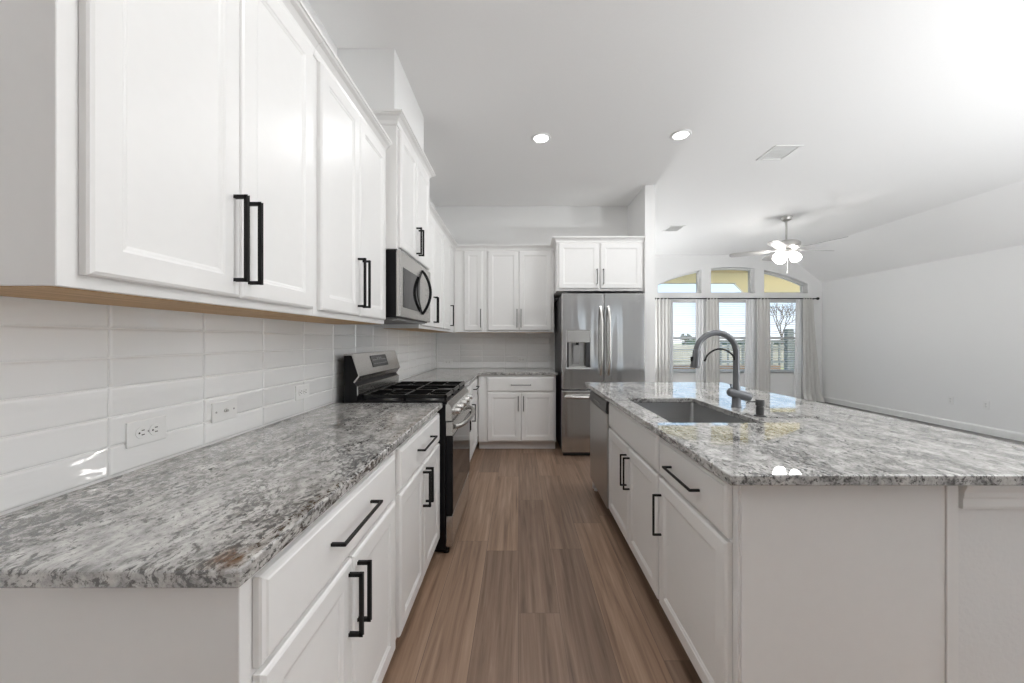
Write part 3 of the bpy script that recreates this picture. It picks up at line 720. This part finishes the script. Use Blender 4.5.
for x, pa in ((xm - .040, fd), (xm + .046, fd2)):
    bm = bm_new(); n = 14
    pts = [(x, FYF - .010 - .048 * min(1, math.sin(math.pi * k / n) * 2.2) - .010 * math.sin(math.pi * k / n), .905 + .755 * k / n) for k in range(n + 1)]
    tube(bm, pts, .0148, 14); obj('handle', bm, M['steel'], pa, True)
bm = bm_new(); n = 14
tube(bm, [(FX0 + .04 + (FX1 - FX0 - .08) * k / n, FYF - .008 - .050 * min(1, math.sin(math.pi * k / n) * 2.4), .662) for k in range(n + 1)], .0185, 14); obj('handle', bm, M['steel'], fdr, True)
bm = bm_new(); box(bm, FX0 + .02, FX1 - .02, FYF + .05, FYF + .2, .0, .040); obj('base_grille', bm, M['slot'], fr)
for p in (FX0 + .01, FX1 - .07): obj('hinge_cover', box(bm_new(), p, p + .06, FYF + .02, FYF + .16, FT - .012, FT + .012, .004), M['darkbody'], fr)

# ------------------------------------------------------------------ wall plates
def plate(label, c, u, v, n, kind, group=None):
    c, u, v, n = V(c), V(u), V(v), V(n)
    root = thing('wall_outlet' if kind == 'duplex' else 'wall_plate', label, 'outlet' if kind == 'duplex' else 'wall plate', c, group)
    bm = bm_new(); obox(bm, c + n * .003, u * .058, v * .036, n * .003, .002); obj('cover_plate', bm, M['plastic'], root)
    if kind == 'duplex':
        for s in (-1, 1):
            cc = c + u * (s * .0195) + n * .0065
            bm = bm_new(); lathe(bm, cc, [(.0172, -.001), (.0172, .001), (.0165, .0016)], ax=n, seg=24); rc = obj('receptacle', bm, M['plastic'], root, True)
            bm = bm_new()
            for k in (-1, 1): obox(bm, cc + v * (k * .0064) + u * .003 + n * .0016, u * .0042, v * .0013, n * .0004)
            lathe(bm, cc - u * .0075 + n * .0012, [(.0026, 0), (.0026, .0008)], ax=n, seg=10)
            obj('slot', bm, M['slot'], rc)
        bm = bm_new(); lathe(bm, c + n * .006, [(.003, 0), (.0025, .0012)], ax=n, seg=10); obj('screw', bm, M['grey'], root)
    else:
        bm = bm_new(); lathe(bm, c + n * .006, [(.0065, 0), (.0065, .004), (.0045, .005), (.0045, .011), (.003, .0112)], ax=n, seg=12); obj('jack', bm, M['nickel'], root)
        for s in (-1, 1):
            bm = bm_new(); lathe(bm, c + u * (s * .041) + n * .006, [(.0035, 0), (.003, .0012)], ax=n, seg=10); obj('screw', bm, M['grey'], root)
XT = XW + .0078
plate('white double outlet on the glossy tiles nearest the camera', (XT, 1.086, 1.020), Y, Z, X, 'duplex')
plate('white jack plate with two screws on the tiles between two outlets', (XT, 1.372, 1.026), Y, Z, X, 'jack')
plate('white double outlet on the tiles near the back guard of the range', (XT, 1.866, 1.026), Y, Z, X, 'duplex')
plate('white outlet on the end wall tiles in the inner corner behind the range', (-.942, YB - .0078, .995), X, Z, -Y, 'duplex')
plate('white outlet on the end wall tiles above the cabinet beside the refrigerator', (.042, YB - .0078, 1.030), X, Z, -Y, 'duplex')
plate('white outlet low on the bare living room wall, closer to the curtains', (XR, 5.42, .40), Z, Y, -X, 'duplex')
plate('white outlet low on the bare living room wall, farther from the curtains', (XR, 5.01, .40), Z, Y, -X, 'duplex')

# ------------------------------------------------------------------ ceiling fixtures
lab = ['round recessed ceiling light above the aisle in front of the range', 'round recessed ceiling light above the island, beside the vent']
for k, (x, y) in enumerate(DOWNLIGHTS):
    r = thing('recessed_light', lab[k] if k < 2 else 'round recessed ceiling light out of view overhead, %s' % ['over the countertop aisle', 'over the end of the island'][k - 2], 'ceiling light', (x, y, CEIL), 'recessed ceiling lights')
    bm = bm_new(); n = 32
    pr = [(.062, -.002), (.066, -.010), (.080, -.010), (.086, -.004), (.088, 0), (.062, 0)]
    rings = [[bm.verts.new((x + a * math.cos(2 * math.pi * i / n), y + a * math.sin(2 * math.pi * i / n), CEIL + h)) for i in range(n)] for a, h in pr]
    for A, B in zip(rings, rings[1:] + rings[:1]):
        for i in range(n): bm.faces.new((A[i], A[(i + 1) % n], B[(i + 1) % n], B[i]))
    obj('trim_ring', bm, M['trim'], r, True)
    bm = bm_new(); lathe(bm, (x, y, CEIL - .006), [(.0625, 0), (.0625, .005)], seg=32); obj('lens', bm, M['lens'], r)
    lamp('downlight_lamp', 'AREA', (x, y, CEIL - .014), DOWN_W, (.985, .99, .99), .12)
def vent(label, x0, x1, y0, y1):
    r = thing('ceiling_vent', label, 'vent', ((x0 + x1) / 2, (y0 + y1) / 2, CEIL), 'ceiling vents'); f = .028
    obj('frame', cells(bm_new(), [x0, x0 + f, x1 - f, x1], [y0, y0 + f, y1 - f, y1], lambda i, j: not (i == 1 and j == 1), CEIL - .008, CEIL, P3, .002), M['trim'], r)
    bm = bm_new(); n = 9
    for k in range(n):
        y = y0 + f + (y1 - y0 - 2 * f) * (k + .5) / n; obox(bm, (0.5 * (x0 + x1), y, CEIL - .006), X * ((x1 - x0) / 2 - f), V((0, .010, .005)), V((0, -.0005, .001)))
    obj('louvre', bm, M['trim'], r)
    obj('duct_shadow', box(bm_new(), x0 + f, x1 - f, y0 + f, y1 - f, CEIL - .0015, CEIL), M['trim'], r)  # plain white backing behind the louvres
vent('square white ceiling vent beside the recessed light over the island', 2.36, 2.62, 3.36, 3.64)
vent('small white ceiling vent over the living room near the wall end', 2.36, 2.62, 5.72, 6.02)

# ceiling fan
KX, KY = 3.90, 5.33
fan = thing('ceiling_fan', 'five-blade ceiling fan with lit glass shades hanging in the living room', 'ceiling fan', (KX, KY, CEIL))
bm = bm_new(); lathe(bm, (KX, KY, CEIL), [(.075, 0), (.075, -.012), (.060, -.045), (.028, -.060), (.016, -.062)], seg=28); obj('canopy', bm, M['nickel'], fan, True)
bm = bm_new(); lathe(bm, (KX, KY, CEIL - .05), [(.0125, 0), (.0125, -.30), (.03, -.31), (.034, -.335)], seg=16); obj('downrod', bm, M['nickel'], fan, True)
bm = bm_new(); lathe(bm, (KX, KY, 2.715), [(.035, .03), (.06, .015), (.150, 0), (.172, -.025), (.172, -.060), (.14, -.085), (.08, -.095), (.05, -.10)], seg=36); obj('motor', bm, M['nickel'], fan, True)
zb_ = 2.600
for k in range(5):
    th = math.radians(5 + 72 * k); d = V((math.cos(th), math.sin(th), 0)); s = V((-math.sin(th), math.cos(th), 0)); c0 = V((KX, KY, zb_))
    pit = (s * math.cos(.22) + Z * math.sin(.22)); nn_ = d.cross(pit)
    bm = bm_new(); outl = []
    prof = [(.20, .050), (.26, .060), (.45, .068), (.62, .070), (.69, .062), (.72, .040)]
    pts = [(a, wv) for a, wv in prof] + [(a, -wv) for a, wv in prof[::-1]]
    prism(bm, [c0 + d * a + pit * b for a, b in pts], nn_ * .006)
    bl = obj('blade', bm, M['blade'], fan)
    bm = bm_new(); obox(bm, c0 + d * .165 + Z * .004, d * .075, s * .016, Z * .003, .002, 1); obox(bm, c0 + d * .235 + Z * .004, d * .02, pit * .035, nn_ * .003, .002, 1); obj('blade_bracket', bm, M['nickel'], bl)
bm = bm_new(); lathe(bm, (KX, KY, 2.62), [(.05, 0), (.062, -.012), (.062, -.05), (.04, -.062), (.012, -.066)], seg=24); lk = obj('light_kit', bm, M['nickel'], fan, True)
for k in range(3):
    th = math.radians(20 + 140 * k) if k < 2 else math.radians(265)
    th = math.radians((-5, 185, 90)[k]); d = V((math.cos(th), math.sin(th), 0)); ax = (d * .62 - Z * .78).normalized(); b0 = V((KX, KY, 2.585)) + d * .05
    bm = bm_new(); tube(bm, [b0 - d * .02, b0 + d * .012 - Z * .004, b0 + ax * .03], .011, 10); obj('shade_arm', bm, M['nickel'], lk, True)
    bm = bm_new(); lathe(bm, b0 + ax * .02, [(.020, 0), (.030, .010), (.052, .045), (.066, .085), (.069, .115), (.058, .145), (.030, .160), (.0, .162)], ax=ax, seg=24); obj('glass_shade', bm, M['globe'], lk, True, label='lit frosted glass shade')
bm = bm_new(); tube(bm, [(KX, KY - .02, 2.56), (KX, KY - .02, 2.30)], .003, 6); lathe(bm, (KX, KY - .02, 2.245), [(.004, 0), (.010, .012), (.009, .045), (.003, .06)], seg=12); obj('pull_chain', bm, M['plastic'], fan)

# uplighters added out of view to fill the rooms with bounced light
tl = ['uplighter floor lamp on the living room carpet, out of view near the island', 'uplighter floor lamp by the bare living room wall, out of view', 'low uplighter floor lamp behind the refrigerator wall end, out of view']
for k, (x, y, up_w, zl) in enumerate(FILL_LAMPS):
    r = thing('floor_lamp', tl[k], 'floor lamp', (x, y, 0), 'uplighter floor lamps')
    obj('base', lathe(bm_new(), (x, y, .002), [(.14, 0), (.14, .012), (.03, .025), (.012, .03)], seg=24), M['black'], r, True)
    obj('pole', lathe(bm_new(), (x, y, .03), [(.012, 0), (.012, zl - .02)], seg=12), M['black'], r, True)
    obj('lamp_shade', lathe(bm_new(), (x, y, zl), [(.03, 0), (.12, .02), (.19, .08), (.20, .10), (.185, .085), (.11, .035), (.0, .03)], seg=28), M['plastic'], r, True)
    lamp('uplighter_lamp', 'AREA', (x, y, zl + .09), up_w, (.965, .985, 1), .34, (math.pi, 0, 0))

# ------------------------------------------------------------------ blinds, rod, curtains
blab = ['white slatted blind in the window nearest the wall end, beside the refrigerator', 'white slatted blind in the middle window behind the faucet', 'white slatted blind in the window nearest the bare wall, bare tree outside']
for k, (a, b) in enumerate(OPEN):
    r = thing('window_blind', blab[k], 'blind', ((a + b) / 2, YF + .07, WZ1), 'slatted window blinds'); yb_ = YF + .072
    obj('head_rail', box(bm_new(), a + .006, b - .006, yb_ - .028, yb_ + .028, WZ1 - .05, WZ1 - .001, .003), M['plastic'], r)
    bm = bm_new(); z = WZ1 - .085; t = math.radians(12)
    while z > WZ0 + .06:
        obox(bm, ((a + b) / 2, yb_, z), X * ((b - a) / 2 - .01), V((0, math.cos(t), math.sin(t))) * .024, Z * .0018); z -= .048
    obj('slats', bm, M['plastic'], r)
    obj('bottom_rail', box(bm_new(), a + .010, b - .010, yb_ - .026, yb_ + .026, WZ0 + .012, WZ0 + .032, .004), M['plastic'], r)
    for x in (a + .14, b - .14):
        for dy in (-.026, .026): obj('cord', box(bm_new(), x - .001, x + .001, yb_ + dy - .001, yb_ + dy + .001, WZ0 + .03, WZ1 - .05), M['plastic'], r)
YC = YF - .10; ZR_ = 2.152
rd = thing('curtain_rod', 'thin black curtain rod with ball ends above the three windows', 'curtain rod', (4.5, YC, ZR_))
bm = bm_new(); tube(bm, [(2.86, YC, ZR_), (6.19, YC, ZR_)], .0115, 12); obj('rod', bm, M['black'], rd, True)
for x, s in ((2.86, -1), (6.19, 1)):
    bm = bm_new(); lathe(bm, (x, YC, ZR_), [(.012, -.002), (.016, .004), (.014, .012), (.026, .026), (.030, .042), (.024, .058), (.008, .068)], ax=X * s, seg=18); obj('finial', bm, M['black'], rd, True)
for x in (2.90, 3.96, 5.08, 6.14):
    bm = bm_new(); box(bm, x - .008, x + .008, YC - .006, YF, ZR_ - .018, ZR_ - .008); box(bm, x - .012, x + .012, YF - .006, YF, ZR_ - .05, ZR_ + .03); obj('bracket', bm, M['black'], rd)
def curtain(name, label, cat, group, m, xt, xb, z0, folds, amp, yoff=0, seed=0, puddle=0, thick=.004):
    rnd = random.Random(seed); bm = bm_new(); nu, nz = folds * 10, 22; ph = [rnd.uniform(-.5, .5) for _ in range(folds + 2)]; am = [rnd.uniform(.7, 1.25) for _ in range(folds + 2)]
    zt = ZR_ + .02; g = []
    for j in range(nz + 1):
        t = j / nz; row = []; tt = t ** 1.6 if puddle else t
        for i in range(nu + 1):
            s = i / nu; fi = int(s * folds); 
            x = (xt[0] * (1 - tt) + xb[0] * tt) + s * ((xt[1] - xt[0]) * (1 - tt) + (xb[1] - xb[0]) * tt) + .008 * math.sin(5 * t + ph[fi]) * t
            y = YC + yoff - amp * (.75 + .5 * t) * am[fi] * math.sin(2 * math.pi * s * folds + ph[fi] * t)
            z = zt + (z0 - zt) * t
            if puddle and j >= nz - 1: y -= puddle * (.5 if j == nz - 1 else 1) * (.5 + .5 * math.sin(9 * s)); z = max(.012, z)
            row.append((V((x, y, z))))
        g.append(row)
    for off in (0, thick):
        pass
    A = [[bm.verts.new(p) for p in r] for r in g]; B = [[bm.verts.new(p + V((0, thick, 0))) for p in r] for r in g]
    for j in range(nz):
        for i in range(nu):
            bm.faces.new((A[j][i], A[j][i + 1], A[j + 1][i + 1], A[j + 1][i])); bm.faces.new((B[j][i], B[j + 1][i], B[j + 1][i + 1], B[j][i + 1]))
    for j in range(nz):
        for i in (0, nu): bm.faces.new((A[j][i], A[j + 1][i], B[j + 1][i], B[j][i]))
    for i in range(nu):
        for j in (0, nz): bm.faces.new((A[j][i], A[j][i + 1], B[j][i + 1], B[j][i]))
    return solo(name, bm, m, label, cat, ((xt[0] + xt[1]) / 2, YC, z0), group, True)
gC, gS = 'beige linen curtains', 'white sheer curtains'
C = M['curtain']; SH = M['sheer']
curtain('curtain', 'beige curtain panel hanging nearest the refrigerator wall end', 'curtain', gC, C, (2.85, 3.15), (2.85, 3.15), .02, 4, .024, 0, 1)
curtain('curtain', 'beige curtain panel between the first and middle windows, behind the faucet spout', 'curtain', gC, C, (3.91, 4.17), (3.90, 4.19), .02, 4, .024, 0, 2)
curtain('curtain', 'beige curtain panel between the middle window and the window by the bare wall', 'curtain', gC, C, (4.96, 5.23), (4.96, 5.25), .02, 4, .024, 0, 3)
curtain('curtain', 'beige curtain panel at the bare wall, flaring out and pooling on the floor', 'curtain', gC, C, (5.92, 6.14), (5.93, 6.34), .015, 4, .030, 0, 4, .10)
curtain('sheer_curtain', 'narrow sheer white curtain next to the panel by the refrigerator wall end', 'curtain', gS, SH, (3.13, 3.24), (3.12, 3.25), .02, 2, .014, .066, 5, 0, .001)
curtain('sheer_curtain', 'sheer white curtain at the far jamb of the first window', 'curtain', gS, SH, (3.72, 3.92), (3.72, 3.92), .02, 3, .014, .066, 6, 0, .001)
curtain('sheer_curtain', 'sheer white curtain at the far jamb of the middle window', 'curtain', gS, SH, (4.77, 4.97), (4.74, 4.97), .02, 3, .014, .066, 7, 0, .001)
curtain('sheer_curtain', 'sheer white curtain beside the flaring panel at the bare wall', 'curtain', gS, SH, (5.82, 5.95), (5.78, 5.97), .02, 3, .014, .066, 8, 0, .001)

# ------------------------------------------------------------------ outside
struct('ground', box(bm_new(), -60, 90, YF + .2, 160, -.5, -.25), M['grass'])
struct('patio_slab', box(bm_new(), -30, 40, YF + .21, 16, -.26, -.24), plain('pale_concrete', (.62, .60, .56), .9, noise=(5, .2)))  # pale slab added below sight to bounce sunlight up onto the soffit
sof = [(-3, YF + .205), (-3, 9.37), (5.54, 9.37), (7.3, 11.75), (13, 11.9), (13, YF + .205)]
pr_ = thing('patio_cover', 'yellow-toned patio roof soffit seen through the arched transoms', 'patio roof', (5, 9, 2.75))
obj('soffit', prism(bm_new(), [(x, y, 2.75) for x, y in sof], (0, 0, .06)), M['soffit'], pr_)
bm = bm_new(); 
for (xa, ya), (xb, yb) in zip(sof[1:4], sof[2:5]):
    d = (V((xb, yb, 0)) - V((xa, ya, 0))); L = d.length; d.normalize(); s = V((-d.y, d.x, 0)); obox(bm, V(((xa + xb) / 2, (ya + yb) / 2, 2.80)) + s * .02, d * (L / 2 + .02), s * .02, Z * .075)
obj('fascia', bm, M['trim'], pr_)
obj('post', box(bm_new(), 12.7, 12.9, 11.5, 11.7, -.25, 2.75), M['trim'], pr_); obj('post', box(bm_new(), -2.9, -2.7, 9.1, 9.3, -.25, 2.75), M['trim'], pr_)
# dark picket fence
ff = thing('metal_fence', 'dark picket fence on the lawn outside the window by the bare wall', 'fence', (14, 15, -.25))
bm = bm_new(); x = 8.0
while x < 24: box(bm, x - .03, x + .03, 15, 15.04, -.25, 1.27); x += .30
obj('pickets', bm, M['steelfence'], ff)
bm = bm_new()
for z in (.35, .95, 1.2): box(bm, 7.9, 24, 14.97, 15.0, z, z + .08)
obj('rails', bm, M['steelfence'], ff)
bm = bm_new(); box(bm, 10.95, 11.20, 14.9, 15.1, -.25, 1.75); obj('gate_post', bm, M['steelfence'], ff)
bm = bm_new(); box(bm, 11.1, 12.1, 15, 15.06, 1.52, 1.60); box(bm, 11.95, 12.02, 15, 15.06, 1.2, 1.6); box(bm, 11.55, 11.62, 15, 15.06, 1.2, 1.6); obj('gate_top', bm, M['steelfence'], ff)
wf = thing('wood_fence', 'weathered board fence across the yard outside the first two windows', 'fence', (5, 21, -.25))
bm = bm_new(); x = 4.0
while x < 17: box(bm, x, x + .135, 21 + random.uniform(-.01, .01), 21.03, -.25, 1.0 + random.uniform(-.02, .02)); x += .142
obj('boards', bm, M['fence'], wf)
bm = bm_new()
for z in (.1, .75): box(bm, 4, 17, 20.96, 21, z, z + .09)
obj('rails', bm, M['fence'], wf)
solo('planter_edge', box(bm_new(), 3.0, 7.6, 10.6, 10.9, -.26, .56, .02), M['patio'], 'low timber garden edge just outside the first two windows', 'planter', (5, 10.7, -.25))
bm = bm_new()
for k in range(30): 
    x = 5 + k * 2.2; lathe(bm, (x, 70 + random.uniform(-4, 4), -.3), [(1.4, 0), (1.8, .5), (1.5, 1.2), (.8, 1.6), (.1, 1.75)], seg=9)
o = obj('distant_shrubs', bm, M['leaf'], None, True); o['kind'] = 'stuff'; o['label'] = 'low line of dark shrubs at the horizon'; o['category'] = 'shrubs'
# bare tree
def branch(bm, p, d, L, r, depth, rnd):
    q = p + d * L; mid = (p + q) / 2 + V((rnd.uniform(-1, 1), rnd.uniform(-1, 1), 0)) * L * .06
    tube(bm, [p, mid, q], [r, r * .85, r * .68], 6)
    if depth == 0: return
    for k in range(3 if depth > 1 else 2):
        nd = (d + V((rnd.uniform(-.75, .75), rnd.uniform(-.75, .75), rnd.uniform(-.1, .45)))).normalized()
        branch(bm, q - d * L * .1 * k, nd, L * rnd.uniform(.62, .85), r * .62, depth - 1, rnd)
tr = thing('bare_tree', 'leafless tree standing beyond the fence outside the window by the bare wall', 'tree', (17.2, 24, -.25)); rnd = random.Random(5)
bm = bm_new(); p0 = V((17.2, 24, -.3)); tube(bm, [p0, p0 + V((.1, 0, 1.0)), p0 + V((.05, 0, 1.9))], [.09, .07, .06], 8)
for d in ((-.35, .1, 1), (.3, -.1, 1), (.02, .2, 1)): branch(bm, p0 + V((.05, 0, 1.8)), V(d).normalized(), .85, .045, 4, rnd)
obj('branches', bm, M['bark'], tr)
st = thing('small_tree', 'small dark leafy tree on the horizon outside the first window', 'tree', (18.2, 40, -.25)); rnd = random.Random(9)
obj('trunk', tube(bm_new(), [(18.2, 40, -.3), (18.2, 40, 1.4)], [.10, .06], 7), M['bark'], st)
bm = bm_new()
for k in range(26):
    c = V((18.2 + rnd.gauss(0, .34), 40 + rnd.gauss(0, .3), 1.55 + rnd.gauss(0, .22))); r = rnd.uniform(.10, .24)
    q = bmesh.ops.create_icosphere(bm, subdivisions=1, radius=r)['verts']
    for v in q: v.co = v.co * rnd.uniform(.7, 1.2) + c
obj('foliage', bm, M['leaf'], st)

for o in bpy.data.objects:
    if '_o' in o: del o['_o']
